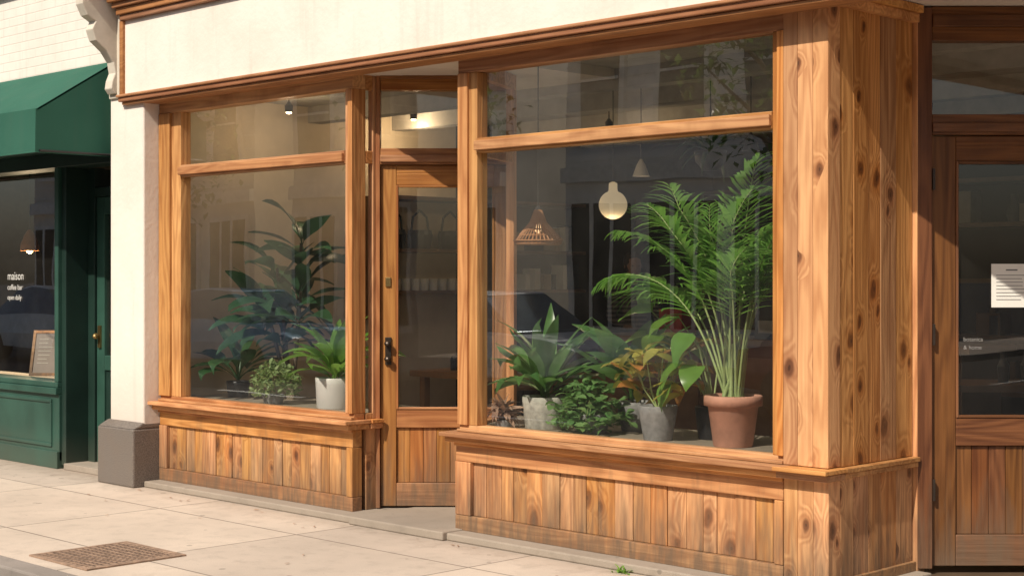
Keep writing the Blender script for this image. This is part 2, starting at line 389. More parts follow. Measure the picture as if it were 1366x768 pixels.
def door(name,org,M,W0,panel_x0,panel_x1,jl,st,h,mats):
    d=MB(); x0,x1=panel_x0,panel_x1
    d.box(0,x0-.004,-.02,.09,.05,2.94,0); d.box(x1+.004,W0,-.02,.09,.05,2.94,0)
    d.box(x0-.003,x1+.003,-.015,.09,2.285,2.39,1); d.box(x0-.003,x1+.003,-.03,-.015,2.30,2.345,1)
    d.box(x0-.003,x1+.003,-.012,.09,2.77,2.946,1); d.box(x0-.003,x1+.003,-.03,-.012,2.84,2.90,1)
    d.box(x0,x0+st,.01,.055,.06,2.28,0); d.box(x1-st,x1,.01,.055,.06,2.28,0)
    d.box(x0+st+.001,x1-st-.001,.012,.053,2.15,2.28,1); d.box(x0+st+.001,x1-st-.001,.012,.053,h[0],h[1],1); d.box(x0+st+.001,x1-st-.001,.012,.053,.06,h[2],1)
    a=x0+st
    while a<x1-st-.01:
        ww=min(.088,x1-st-a); d.box(a+.001,a+ww-.001,.03,.045,h[2]+.001,h[0]-.001,2); a+=ww
    for zz0,zz1 in((h[1],2.15),):
        d.box(x0+st,x0+st+.014,.004,.03,zz0,zz1,0); d.box(x1-st-.014,x1-st,.004,.03,zz0,zz1,0)
        d.box(x0+st+.014,x1-st-.014,.005,.03,zz0,zz0+.014,1); d.box(x0+st+.014,x1-st-.014,.005,.03,zz1-.014,zz1,1)
    o=d.build(name,mats,shop,bevel=.004,M=M)
    panexz(name+'_glass',x0+st-.01,x1-st+.01,.035,h[1]-.01,2.16,shop,M=M,mat=GLd); panexz(name+'_transom_glass',x0,x1,.035,2.38,2.78,shop,M=M,mat=GLd)
M1=Matrix.Translation((-3.573,.2,0))@Matrix.Rotation(TH,4,'Z')
M2=Matrix.Translation((.0,.80,0))@Matrix.Rotation(TH,4,'Z')
door('side_door',None,M1,.91,.03,.87,.03,.10,(.57,.69,.21),[WVd,WHd,WVd])
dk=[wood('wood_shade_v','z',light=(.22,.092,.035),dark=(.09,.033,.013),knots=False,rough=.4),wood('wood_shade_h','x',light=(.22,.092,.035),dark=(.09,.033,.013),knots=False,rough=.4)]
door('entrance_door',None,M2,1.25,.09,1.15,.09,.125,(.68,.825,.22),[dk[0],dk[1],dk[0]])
h=MB()
h.box(.058,.098,-.004,.010,.98,1.16,0,M1)
for z in(1.12,1.02):
    vs=M1@Vector((.078,-.03,z)); h.lathe((vs.x,vs.y,vs.z-.018),[(.006,0),(.02,.006),(.025,.018),(.02,.03),(.006,.036)],0,16)
    h.tube([M1@Vector((.078,.0,z)),M1@Vector((.078,-.03,z))],.008,0,8)
h.box(.06,.095,.0,.01,1.49,1.55,1,M1)
for z in(.4,1.2,2.0): h.box(.086,.1,-.028,.0,z,z+.11,0,M2)
h.build('door_hardware',[BRONZE,BRASS],shop,smooth=False,bevel=.002)
b=MB(); b.box(.405,.62,.028,.030,1.395,1.62,0)
for i in range(8): b.box(.43,.43+R(.12,.165),.0265,.0275,1.56-i*.018,1.563-i*.018,1)
b.box(.48,.54,.0265,.0275,1.585,1.592,1)
b.build('paper_notice',[plain('paper',(.75,.73,.68),.9,var=.03,bump=0),plain('ink',(.15,.15,.15),.8)],shop,M=M2)
s=MB()
s.box(-6.06,4.2,-.15,.0,2.90,3.47,0); s.box(-6.06,4.2,-.148,9,2.95,3.6,0); s.box(-6.05,4.2,-.12,9,3.6,8,0)
s.build('stucco_fascia',[STUC],shop,bevel=.004)
s=MB()
s.box(-6.10,4.2,-.185,-.0,2.862,2.905,0); s.box(-6.08,4.2,-.165,-.0,2.84,2.861,0); s.box(-6.11,4.2,-.20,-.151,2.895,2.915,0)
for y,z0,z1,e in((-.185,3.47,3.51,.02),(-.205,3.511,3.56,.04),(-.23,3.561,3.60,.06),(-.26,3.601,3.70,.08),(-.28,3.701,3.74,.1)):
    s.box(-6.06-e,4.2,y,.0,z0,z1,0)
s.box(-6.10,-6.055,-.175,.0,2.916,3.469,0)
s.build('fascia_moulding',[WFas],shop,bevel=.006)
s=MB(); s.box(-5.83,-.0,.001,.3,2.861,2.948,0); s.box(-3.57,-2.56,.3,1.4,2.862,2.948,0)
s.build('soffit',[STUC],shop)
i=MB()
i.box(-6.0,-5.84,.0,3.05,0,2.95,0); i.box(-6.0,-5.84,3.05,7,0,2.95,1); i.box(-6,4.2,6.8,7,0,2.95,1); i.box(4.0,4.2,1.8,7,0,2.95,1)  # left wall's rear length coloured dark, painting in the deep room's dimness
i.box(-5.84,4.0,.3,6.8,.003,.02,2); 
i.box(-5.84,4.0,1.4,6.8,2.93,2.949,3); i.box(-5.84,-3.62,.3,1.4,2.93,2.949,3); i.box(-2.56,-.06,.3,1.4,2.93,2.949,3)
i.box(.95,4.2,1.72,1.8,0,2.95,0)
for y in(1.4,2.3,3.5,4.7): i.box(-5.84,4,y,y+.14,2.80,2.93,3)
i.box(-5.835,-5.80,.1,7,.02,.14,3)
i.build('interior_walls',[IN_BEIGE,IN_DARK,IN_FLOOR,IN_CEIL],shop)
s=MB(); s.box(-6.30,-5.835,-.13,.25,.44,3.3,0); s.box(-6.30,-5.835,-.13,.25,3.301,8,0)
s.box(-6.335,-5.832,-.22,.25,.0,.43,1); s.extr([(-.22,.43),(-.135,.475),(.2,.475),(.2,.43)],-6.33,-5.834,1)
s.build('pilaster',[STUC,GRAN],shop,bevel=.012)
c=MB()
prof=[(-.13,2.95),(-.17,2.93),(-.20,2.97),(-.19,3.03),(-.165,3.09),(-.18,3.17),(-.24,3.25),(-.33,3.32),(-.36,3.40),(-.33,3.46),(-.40,3.50),(-.44,3.58),(-.44,3.72),(-.13,3.72)]
c.extr(prof,-6.27,-6.17,0); c.extr([(-.13,2.9),(-.15,2.9),(-.15,3.6),(-.13,3.6)],-6.29,-6.14,0)
c.extr([(-.13,3.72),(-.50,3.72),(-.52,3.8),(-.13,3.8)],-6.4,-6.12,0)
c.build('corbel',[CREAM],shop,bevel=.008)

# ---------------------------------------------------------------- green neighbour
nb=empty('green_shop_building')
s=MB(); s.box(-16,-6.305,.0,.3,2.55,9,0); s.box(-16,-6.305,.3,7,2.95,9,0); s.box(-16,-6.36,-.06,.0,3.95,4.05,0)
s.box(-16,-6.36,-.1,.0,4.051,4.12,0)
s.build('brick_wall',[BRICKW],nb)
s=MB(); X0,X1=-15,-7.27
s.box(X0,X1,-.02,.2,.06,.60,0); s.box(X0,X1,-.05,.22,.60,.655,0); s.box(X0,X1,-.035,.2,.657,.70,0); s.box(X0,X1+.0,-.04,.2,.0,.14,0)
s.box(-7.33,X1,-.03,.2,.701,2.44,0); s.box(X0,-6.31,-.03,.2,2.44,2.56,1)
x=-7.36
for kx in range(5):
    s.box(x-1.15,x-.02,-.032,-.02,.17,.20,0); s.box(x-1.15,x-.02,-.032,-.02,.53,.56,0); s.box(x-1.15,x-1.12,-.031,-.02,.201,.529,0); s.box(x-.05,x-.02,-.031,-.02,.201,.529,0); x-=1.25
s.box(-9.9,-9.83,-.02,.15,.70,2.44,0)
s.box(-7.268,-7.2,.0,.45,.03,2.44,1); s.box(-7.2,-7.10,.2,.3,.03,2.44,1); s.box(-6.40,-6.305,.2,.3,.03,2.44,1)
s.box(-7.095,-6.98,.22,.27,.05,2.2,0); s.box(-6.52,-6.405,.22,.27,.05,2.2,0)
s.box(-6.98,-6.52,.221,.269,.05,.27,0); s.box(-6.98,-6.52,.221,.269,.80,.92,0); s.box(-6.98,-6.52,.221,.269,2.06,2.2,0); s.box(-6.98,-6.52,.235,.26,.27,.8,1)
s.box(-7.1,-6.4,.2,.3,2.205,2.28,1); s.box(-7.2,-6.31,-.02,.3,.001,.05,2)
s.build('green_joinery',[GREEN,GREEND,STEP],nb,bevel=.005)
b=MB(); b.lathe((-7.04,.175,1.05),[(.005,0),(.02,.01),(.025,.025),(.02,.04),(.005,.05)],0,16); b.box(-7.06,-7.02,.205,.222,.98,1.16); b.build('door_knob',[BRASS],nb)
panexz('window_pane',-15,-7.33,.06,.69,2.45,nb); panexz('door_pane',-6.98,-6.52,.245,.92,2.06,nb); panexz('door_transom_pane',-7.1,-6.4,.245,2.28,2.44,nb)
i=MB(); i.box(-15,-6.05,4.8,5,0,2.95,0); i.box(-15.2,-15,0,5,0,2.95,0); i.box(-6.3,-6.02,.31,5,0,2.94,0); i.box(-15,-6.3,.3,4.8,.004,.02,1); i.box(-15,-7.4,.2,.7,.55,.66,2)
i.box(-15,-6.3,.3,4.8,2.9,2.94,0)
i.build('interior_walls',[plain('shop_wall_brown',(.16,.12,.085),.8),IN_FLOOR,IN_BEIGE],nb)
i=MB()
for z in(.6,1.1,1.6,2.1): i.box(-12.5,-8,4.4,4.78,z,z+.03,0)
for k in range(60):
    x=R(-12.4,-8.1); z=random.choice((.63,1.13,1.63)); i.box(x,x+R(.04,.15),4.45,4.6,z,z+R(.08,.3),random.choice((1,2,3)))
i.build('wall_shelf',[DKWOOD,plain('jar_amber',(.35,.2,.08)),WHITE,plain('jar_green',(.1,.16,.12))])
e=empty('cafe_table'); b=MB()
for tx,ty in((-9.2,1.4),(-10.6,1.9)):
    b.lathe((tx,ty,.74),[(.32,0),(.33,.015),(.32,.03)],0,28); b.tube([(tx,ty,.74),(tx,ty,.03)],.025,1,8); b.lathe((tx,ty,.02),[(.22,0),(.2,.02),(.03,.04)],1,24)
    b.lathe((tx+.1,ty,.77),[(.035,0),(.04,.09),(.036,.09)],2,14)
b.build('table',[plain('table_top',(.42,.24,.11),.4),BLACK,WHITE],e)
aw=MB(); xa,xb=-15,-6.40
aw.add([(xa,-.01,3.22),(xb,-.01,3.22),(xb,-.68,2.80),(xa,-.68,2.80)],[(0,3,2,1)])
aw.add([(xb,-.01,3.22),(xb,-.68,2.80),(xb,-.685,2.475),(xb,-.01,2.475)],[(0,1,2,3)])
aw.add([(xa,-.68,2.80),(xb,-.68,2.80),(xb,-.685,2.475),(xa,-.685,2.475)],[(0,1,2,3)])
ao=aw.build('awning',[CANV],nb); md=ao.modifiers.new('s','SOLIDIFY'); md.thickness=.012
b=MB(); b.tube([(xb+.0,-.66,2.49),(xb,-.02,2.49)],.01); b.tube([(xa,-.66,2.49),(xb,-.66,2.49)],.01); b.build('awning_frame',[BLACK],nb)
b=MB(); Ms=Matrix.Translation((-8.12,.30,.70))@Matrix.Rotation(math.radians(35),4,'Z')@Matrix.Rotation(math.radians(-14),4,'X')
for x0,x1,z0,z1 in((-.13,-.105,0,.40),(.105,.13,0,.40),(-.105,.105,0,.025),(-.105,.105,.375,.40)): b.box(x0,x1,-.01,.012,z0,z1,0)
b.box(-.105,.105,-.002,.008,.025,.375,1)
for k in range(7): b.box(-.07,-.07+R(.07,.14),-.004,-.003,.32-k*.035,.326-k*.035,2)
b.build('menu_sign',[WH,plain('sign_card',(.34,.28,.24),.8),plain('sign_ink',(.6,.55,.47),.8)],M=Ms)
def text(name,body,size,M,par,mat):
    cu=bpy.data.curves.new(name,'FONT'); cu.body=body; cu.size=size; cu.extrude=.0005; cu.materials.append(mat)
    o=bpy.data.objects.new(name,cu); scn.collection.objects.link(o); o.matrix_world=M; o.parent=par; return o
LET=plain('white_lettering',(.62,.61,.58),.7,var=.02,bump=0)
RX=Matrix.Rotation(math.radians(90),4,'X')
for k,(t,sz) in enumerate((('maison',.10),('coffee bar',.065),('open daily',.06))):
    text('window_lettering',t,sz,Matrix.Translation((-8.28,.052,1.53-k*.085))@RX,nb,LET)
for k,t in enumerate(('botanica','& home')):
    text('door_lettering',t,.030,M2@Matrix.Translation((.26,.030,1.22-k*.042))@RX,shop,plain('faded_lettering',(.28,.27,.26),.7,bump=0))

# ---------------------------------------------------------------- plants
def pot(mb,x,y,z,rt,rb,h,rim=.0,m=0,ms=1):
    pr=[(rb*.96,0),(rb,.006),(rb+(rt-rb)*.8,h*.78)]
    if rim: pr+=[(rt-.004,h*.79),(rt+rim,h*.80),(rt+rim+.002,h*.985),(rt+rim-.003,h)]
    else: pr+=[(rt,h*.985),(rt-.003,h)]
    pr+=[(rt-.015,h),(rt-.018,h*.9)]
    mb.lathe((x,y,z),pr,m,40,cap=False); mb.lathe((x,y,z),[(.001,.002),(rb*.96,0)],m,40,cap=False); mb.lathe((x,y,z+h*.9),[(.001,.01),(rt*.5,.008),(rt-.016,.0)],ms,40,cap=False)
G1=leafmat('leaf_mid_green',(.07,.19,.05),(.17,.34,.085),.35,.3); G2=leafmat('leaf_bright_green',(.11,.26,.035),(.25,.44,.08),.4,.3)
G3=leafmat('leaf_dark_green',(.018,.055,.022),(.045,.12,.045),.2,.33); G4=leafmat('leaf_pale_bush',(.20,.30,.12),(.38,.48,.2),.35,.6)
G5=leafmat('leaf_croton',(.24,.30,.06),(.58,.48,.10),.4,.33,(.60,.22,.07)); G6=leafmat('leaf_palm',(.10,.26,.035),(.24,.46,.08),.42,.3)
STEM=plain('plant_stem',(.30,.38,.14),.6); DRY=leafmat('dry_leaf',(.28,.16,.11),(.48,.32,.22),.2,.8); BARK=plain('plant_cane',(.16,.12,.08),.9,bump=.6)
ZP=.656
def strap_plant(name,x,y,potf,potmat,z0,n,L,W,mat,droop=(.5,1.3),el=(.7,1.4),lims={}):
    e=empty(name); b=MB(); potf(b); b.build('pot',[potmat,SOIL],e,smooth=True,bevel=0)
    b=MB(); 
    for i in range(n):
        az=i*2.4+R(-.3,.3); q=i/n
        b.leaf((x+R(-.02,.02),y+R(-.02,.02),z0+R(0,.07)),az,el[1]-(el[1]-el[0])*q+R(-.1,.1),L*R(.75,1.08),W*R(.8,1.1),R(*droop),0,segs=9,fold=.3,pet=.12,p=.8,twist=R(-.3,.3),wave=.04)
    b.clamp(**lims); b.build('leaves',[mat],e,smooth=True); return e
LR=dict(ymin=.075,xmax=-.07,xmin=-2.53); LL=dict(ymin=.075,xmin=-5.78,xmax=-3.66)
strap_plant('leafy_potted_plant',-2.17,.32,lambda b:pot(b,-2.17,.32,ZP,.14,.12,.19),STONEPOT,.83,44,.54,.088,G1,(.4,1.3),(.35,1.42),LR)
e=empty('potted_croton'); b=MB(); pot(b,-1.28,.28,ZP,.11,.08,.19); b.build('pot',[GREYPOT,SOIL],e,smooth=True)
b=MB(); 
for k in range(10):
    a=k*.68; top=Vector((-1.28+.17*math.cos(a),.28+.12*math.sin(a),R(.93,1.20))); b.tube([(-1.28,.28,.82),((-1.28+top.x)/2,(.28+top.y)/2,.93),top],.004,1)
    for j in range(7):
        b.leaf(top-Vector((0,0,R(0,.12))),R(0,6.28),R(-.2,.9),R(.14,.23),R(.06,.09),R(.6,1.6),0,segs=6,pet=.12,twist=R(-.6,.6),wave=.06)
b.clamp(**LR); b.build('leaves',[G5,STEM],e,smooth=True)
e=empty('trailing_ivy'); b=MB(); pot(b,-1.78,.32,ZP,.09,.07,.11); b.build('pot',[GREYPOT,SOIL],e,smooth=True)
b=MB()
for k in range(420):
    a=R(0,6.28); r=R(0,.25); z=.68+R(0,.30)*(1-(r/.3)**2)+R(0,.03)
    b.leaf((-1.80+r*math.cos(a),.29+r*math.sin(a)*.8,z),R(0,6.28),R(-.3,.7),R(.05,.08),R(.035,.055),R(.3,1.2),0,segs=4,pet=.15,twist=R(-.6,.6))
for k in range(14):
    a=R(0,6.28); b.tube([(-1.80,.32,.75),(-1.80+.08*math.cos(a),.32+.07*math.sin(a),.85),(-1.80+.2*math.cos(a),.30+.15*math.sin(a),.74)],.002,1)
b.clamp(zmin=.66,**LR); b.build('leaves',[leafmat('leaf_ivy',(.10,.24,.07),(.26,.42,.15)),STEM],e,smooth=True)
e=empty('peace_lily'); b=MB(); pot(b,-1.70,.60,ZP,.12,.09,.17); b.build('pot',[GREYPOT,SOIL],e,smooth=True)
b=MB()
for k in range(18): b.leaf((-1.70,.56,.82),k*2.4,R(.9,1.45),R(.45,.66),R(.11,.15),R(.5,1.3),0,segs=9,pet=.35,twist=R(-.3,.3))
b.clamp(**LR); b.build('leaves',[G1],e,smooth=True)
e=empty('potted_philodendron'); b=MB(); bx,by=-1.10,.54; pot(b,bx,by,ZP,.10,.08,.18); b.build('pot',[BLACK,SOIL],e,smooth=True)
b=MB()
for (x,y,z,az,el,L,W) in((-1.08,.22,1.33,200,-.2,.22,.18),(-1.22,.24,1.24,170,-.5,.20,.17),(-.98,.20,1.25,250,-.7,.21,.17),(-1.32,.28,1.36,185,.1,.24,.16),(-1.06,.22,1.10,220,-.6,.2,.16),(-1.18,.45,1.42,150,.4,.24,.17),(-1.42,.36,1.22,195,-.1,.22,.15),(-1.0,.5,1.4,300,.2,.22,.17),(-1.25,.6,1.2,120,-.3,.22,.17),(-.95,.2,1.08,280,-.5,.18,.15),(-1.12,.2,.98,230,-.9,.17,.14)):
    b.tube([(bx,by,.83),((bx+x)/2+.02,(by+y)/2,(.83+z)/2+.08),(x,y,z)],[.006,.005,.003],1,5)
    b.leaf((x,y,z),math.radians(az),el,L,W,.8,0,segs=8,p=.5,fold=.25,twist=R(-.5,.1),wave=.03)
b.clamp(**LR); b.build('leaves',[G2,STEM],e,smooth=True)
e=empty('potted_palm'); px,py=-.80,.32; b=MB(); pot(b,px,py,ZP,.14,.105,.27,.015); b.build('pot',[TERRA,SOIL],e,smooth=True)
b=MB()
fr=[(190,1.22,1.12,1.9),(205,1.38,1.2,1.5),(175,1.26,1.02,2.1),(222,1.42,1.25,1.2),(165,1.42,1.22,1.2),(240,1.46,1.25,.9),(60,1.45,1.25,1.0),(30,1.4,1.15,1.2),(0,1.42,1.2,1.1),(-25,1.38,1.15,1.2),(-50,1.44,1.25,1.0),(270,1.45,1.15,1.0),(100,1.38,1.15,1.3),(300,1.40,1.0,1.3),(320,1.48,1.35,.8)]
for az,el,L,dr in fr:
    b.frond((px+R(-.04,.04),py+R(-.04,.04),ZP+.23),math.radians(az),el,L,dr,0,1,n=24,lf=.29,w=.031,start=.46)
for k in range(26):
    a=R(0,6.28); b.tube([(px+R(-.05,.05),py+R(-.05,.05),ZP+.22),(px+.08*math.cos(a),py+.07*math.sin(a),ZP+R(.45,.6))],[.012,.006],1,6)
b.clamp(**LR); b.build('fronds',[G6,STEM],e,smooth=True)
e=empty('dried_flowers'); b=MB(); pot(b,-2.36,.16,ZP,.05,.045,.05); b.build('pot',[GREYPOT,SOIL],e,smooth=True)
b=MB()
for k in range(110): b.leaf((-2.36,.16,.71+R(0,.07)),R(0,6.28),R(-.1,1.3),R(.06,.15),R(.02,.04),R(.2,1.8),0,segs=4,twist=R(-.8,.8))
b.clamp(zmin=.66,**LR); b.build('petals',[DRY],e,smooth=True)
e=empty('tall_dracaena'); b=MB(); pot(b,-4.98,.58,.03,.18,.14,.62); b.build('pot',[GREYPOT,SOIL],e,smooth=True)
b=MB()
for (cx,cy,ct) in((-5.10,.54,1.62),(-4.86,.58,1.80),(-4.98,.5,1.3),(-4.76,.50,1.45),(-5.17,.48,1.4)):
    b.tube([(-4.98,.58,.6),((cx-4.98)/2,(cy+.58)/2,1.0),(cx,cy,ct)],[.018,.015,.012],1,7)
    for k in range(14): b.leaf((cx,cy,ct-R(0,.28)),k*2.4,R(.1,1.25),R(.38,.54),R(.11,.16),R(.5,1.6),0,segs=8,pet=.2,twist=R(-.5,.5),wave=.03,p=.7)
b.clamp(**LL); b.build('leaves',[G3,BARK],e,smooth=True)
e=empty('broadleaf_plant'); b=MB(); pot(b,-5.46,.45,ZP,.09,.075,.12); b.build('pot',[BLACK,SOIL],e,smooth=True)
b=MB()
for k in range(20): b.leaf((-5.42,.42,.78),k*2.4,R(.6,1.4),R(.42,.62),R(.09,.12),R(.8,1.9),0,segs=8,pet=.35,twist=R(-.4,.4))
b.clamp(**LL); b.build('leaves',[G3],e,smooth=True)
e=empty('small_shrub'); b=MB(); pot(b,-4.74,.24,ZP,.08,.065,.07); b.build('pot',[GREYPOT,SOIL],e,smooth=True)
b=MB()
for k in range(700):
    a=R(0,6.28); ph=math.acos(R(-.5,1)); r=R(.4,1)**.5*.18
    b.leaf((-4.74+r*math.sin(ph)*math.cos(a),.26+r*math.sin(ph)*math.sin(a),.785+r*math.cos(ph)*.95),R(0,6.28),R(-.4,1.2),R(.025,.05),R(.016,.026),R(0,1),0,segs=3,twist=R(-.8,.8))
b.clamp(zmin=.66,**LL); b.build('leaves',[G4],e,smooth=True)
strap_plant('potted_dracaena',-4.16,.33,lambda b:pot(b,-4.16,.33,ZP,.135,.125,.21),WHITE,.84,28,.56,.085,G2,(.7,1.8),(.45,1.40),LL)
b=MB()
for k in range(26): b.leaf((-1.17+R(-.05,.05),-.16+R(-.02,.02),.0),R(0,6.28),R(.3,1.3),R(.03,.07),R(.008,.016),R(.3,1.5),0,segs=3)
b.build('weed',[G2],smooth=True)
b=MB()
for k in range(34):
    x=R(-6,-.3); y=-.16-abs(random.gauss(0,.25)) if k<22 else R(-2.1,-.3)
    b.leaf((x,y,.006),R(0,6.28),R(-.02,.12),R(.018,.045),R(.01,.022),R(-.3,.1),0,segs=3,twist=R(-.2,.2))
b.clamp(zmin=.003); b.build('fallen_leaves',[DRY],smooth=True)

# ---------------------------------------------------------------- lamps inside
BULB=emis('warm_bulb',(1,.75,.42),14)
def point(name,loc,en,par,rad=.05,col=(1,.75,.45)):
    l=bpy.data.lights.new(name,'POINT'); l.energy=en; l.shadow_soft_size=rad; l.color=col; o=bpy.data.objects.new(name,l); scn.collection.objects.link(o); o.location=loc; o.parent=par
e=empty('wicker_pendant_lamp'); b=MB(); cx,cy=-2.42,.52
b.tube([(cx,cy,1.95),(cx,cy,2.93)],.0035,1)
for k in range(36):
    a=2*math.pi*k/36
    b.tube([(cx+.022*math.cos(a),cy+.022*math.sin(a),1.96),(cx+.05*math.cos(a),cy+.05*math.sin(a),1.885),(cx+.15*math.cos(a),cy+.15*math.sin(a),1.775),(cx+.14*math.cos(a),cy+.14*math.sin(a),1.755)],.0048,0,4)
for r,z in((.022,1.96),(.035,1.925),(.05,1.885),(.085,1.845),(.12,1.808),(.15,1.775),(.14,1.755)):
    b.tube([(cx+r*math.cos(2*math.pi*k/24),cy+r*math.sin(2*math.pi*k/24),z) for k in range(25)],.005,0,4)
b.lathe((cx,cy,1.94),[(.018,0),(.024,.03),(.006,.05)],1,12)
b.build('shade',[plain('wicker',(.40,.18,.07),.7),BLACK],e)
b=MB(); b.lathe((cx,cy,1.82),[(.004,0),(.018,.012),(.02,.03),(.012,.06),(.01,.11)],0,16); b.build('bulb',[emis('bulb_dim',(1,.6,.3),1.5)],e,smooth=True)
e=empty('globe_pendant_lamp'); cx,cy,cz=-2.66,1.5,2.035; b=MB()
pr=[(.004,-.096)]+[(.096*math.cos(t),.096*math.sin(t)) for t in [(-80+k*11.5)*math.pi/180 for k in range(14)]]+[(.03,.10),(.028,.145),(.01,.155)]
b.lathe((cx,cy,cz),pr,0,32); b.build('globe',[emis('opal_glass',(1,.76,.45),.36,(.75,.65,.45))],e,smooth=True)
b=MB(); b.tube([(cx,cy,cz+.15),(cx,cy,2.93)],.003); b.build('cord',[BLACK],e); point('glow',(cx,cy,cz-.25),5,e,.1)
for k,(x,y,z) in enumerate(((-3.16,1.64,2.86),(-2.80,1.75,2.86),(-2.07,1.65,2.86),(-5.45,2.2,2.86),(-5.3,.8,2.80),(-4.0,3.0,2.74),(-1.5,3.6,2.74),(-2.6,4.2,2.74),(-3.2,5.2,2.6),(-1.6,5.4,2.6),(-2.3,5.0,2.5))):
    e=empty('ceiling_spotlight'); b=MB(); b.lathe((x,y,z),[(.028,0),(.032,.05),(.018,.07),(.01,.08)],0,16,cap=False); b.tube([(x,y,z+.075),(x,y,2.95)],.005,0)
    b.build('housing',[BLACK],e); b=MB(); b.lathe((x,y,z-.012),[(.001,0),(.017,.003),(.024,.016)],0,16); b.build('lens',[BULB],e,smooth=True)
    if k in(3,4,5): point('glow',(x,y,z-.12),(7,5,4)[k-3],e,.04)
for (x,y,z,m) in((-2.75,1.9,2.25,WHITE),(-1.75,1.8,2.36,BLACK)):
    e=empty('cone_pendant_lamp'); b=MB(); b.lathe((x,y,z),[(.06,0),(.03,.08),(.012,.11),(.008,.12)],0,20,cap=False); b.tube([(x,y,z+.1),(x,y,2.93)],.003,1); b.build('shade',[m,BLACK],e)
e=empty('glass_pendant_lamp'); b=MB(); b.lathe((-9.3,.8,1.80),[(.09,0),(.085,.06),(.05,.15),(.015,.2)],0,20,cap=False); b.tube([(-9.3,.8,2.0),(-9.3,.8,2.9)],.004,1); b.build('shade',[plain('amber_shade',(.35,.15,.06),.3),BLACK],e)
b=MB(); b.lathe((-9.3,.8,1.77),[(.005,0),(.03,.02),(.03,.05),(.01,.09)],0,14); b.build('bulb',[emis('bulb_n',(1,.65,.3),8)],e,smooth=True); point('glow',(-9.3,.8,1.66),30,e)
for q,(lx,ly,lz,sc_) in enumerate(((.32,1.5,1.72,1),(.45,2.6,2.1,.7),(.62,3.0,2.3,.7))):
    e=empty('brass_pendant_lamp'); c0=M2@Vector((lx,ly,lz)); b=MB(); b.lathe(c0,[(.09*sc_,0),(.085*sc_,.02),(.03*sc_,.06),(.01,.09)],0,20,cap=False); b.tube([c0+Vector((0,0,.08)),Vector((c0.x,c0.y,2.93))],.003,1); b.build('shade',[plain('copper_shade',(.5,.15,.08),.35),BLACK],e)
    b=MB(); b.lathe((c0.x,c0.y,c0.z+.005),[(.001,0),(.07*sc_,0),(.07*sc_,.01)],0,16); b.build('bulb',[emis('bulb_e',(1,.5,.28),3)],e)
    if q==0: point('glow',(c0.x,c0.y,c0.z-.1),3,e)

# ---------------------------------------------------------------- interior furniture
e=empty('wall_shelf'); b=MB()
for z in(1.41,1.76,2.2): b.box(-5.84,-5.5,2.0,4.4,z,z+.03,0)
b.box(-5.84,-5.5,3.2,3.23,.02,2.2,0); b.box(-5.84,-5.5,1.98,2.0,1.2,2.23,0)
b.build('boards',[DKWOOD],e)
b=MB()
y=2.05
while y<3.1: b.lathe((-5.62,y,1.44),[(.035,0),(.042,.10),(.04,.10)],0,14); y+=.105
for yy in(2.15,2.45,2.8):
    b.lathe((-5.65,yy,1.79),[(.09,0),(.11,.12),(.10,.16)],1,16); b.tube([(-5.65,yy-.1,1.93),(-5.65,yy-.08,2.06),(-5.65,yy,2.12),(-5.65,yy+.08,2.06),(-5.65,yy+.1,1.93)],.01,1)
for k in range(14):
    yy=3.3+R(0,1); zz=random.choice((1.44,1.79)); b.box(-5.7,-5.55,yy,yy+R(.04,.1),zz,zz+R(.1,.25),random.choice((0,1,2)))
b.build('goods',[WHITE,BLACK,plain('box_kraft',(.3,.2,.1),.8)],e)
e=empty('work_table'); b=MB(); b.box(-5.5,-3.9,2.2,2.95,.73,.78,0)
for x in(-5.4,-4.0):
    for y in(2.28,2.87): b.box(x-.03,x+.03,y-.03,y+.03,.02,.73,0)
b.build('table',[plain('table_wood',(.35,.18,.08),.4)],e)
b=MB()
for k in range(9): b.lathe((R(-5.3,-4.2),R(2.3,2.8),.78),[(.04,0),(.045,.09),(.03,.12)],random.choice((0,1)),14)
b.build('jars',[WHITE,BLACK],e)
e=empty('service_counter'); b=MB(); b.box(-4.9,-1.4,3.9,4.5,.02,1.0,0); b.box(-5.0,-1.3,3.82,4.55,1.0,1.05,1)
for k in range(9): b.box(-4.85+k*.38,-4.55+k*.38,3.885,3.9,.12,.9,1)
b.build('counter',[DKWOOD,plain('counter_top',(.25,.15,.08),.3)],e)
b=MB(); b.box(-3.3,-2.7,4.0,4.4,1.05,1.45,0); b.box(-3.25,-2.75,3.98,4.0,1.1,1.2,1); b.lathe((-2.3,4.1,1.05),[(.08,0),(.09,.2),(.05,.28)],1,16); b.box(-2.0,-1.75,4.0,4.2,1.05,1.3,2); b.box(-4.3,-4.05,4.0,4.2,1.05,1.28,2)
b.build('equipment',[BLACK,plain('steel',(.5,.5,.5),.3,.9),plain('red_tin',(.35,.06,.04),.5)],e)
e=empty('storage_shelf'); b=MB()
for z in(.5,1.0,1.5,2.0,2.4): b.box(-5.7,3.4,6.4,6.78,z,z+.04,0)
for x in(-5.7,-4.4,-3.1,-1.8,-.5,.8,2.1,3.4): b.box(x,x+.04,6.4,6.78,.02,2.44,0)
for k in range(150):
    x=R(-5.6,3.2); z=random.choice((.54,1.04,1.54,2.04))
    if R(0,1)<.5: b.box(x,x+R(.05,.25),6.45,6.65,z,z+R(.08,.3),random.choice((1,2,3,0)))
    else: b.lathe((x,6.55,z),[(.05,0),(.07,R(.05,.12)),(.03,.2),(.03,R(.2,.28))],random.choice((1,2,3)),12)
b.build('unit',[DKWOOD,plain('goods_tan',(.22,.15,.09)),plain('goods_grey',(.12,.12,.12)),plain('goods_cream',(.34,.30,.24))],e)
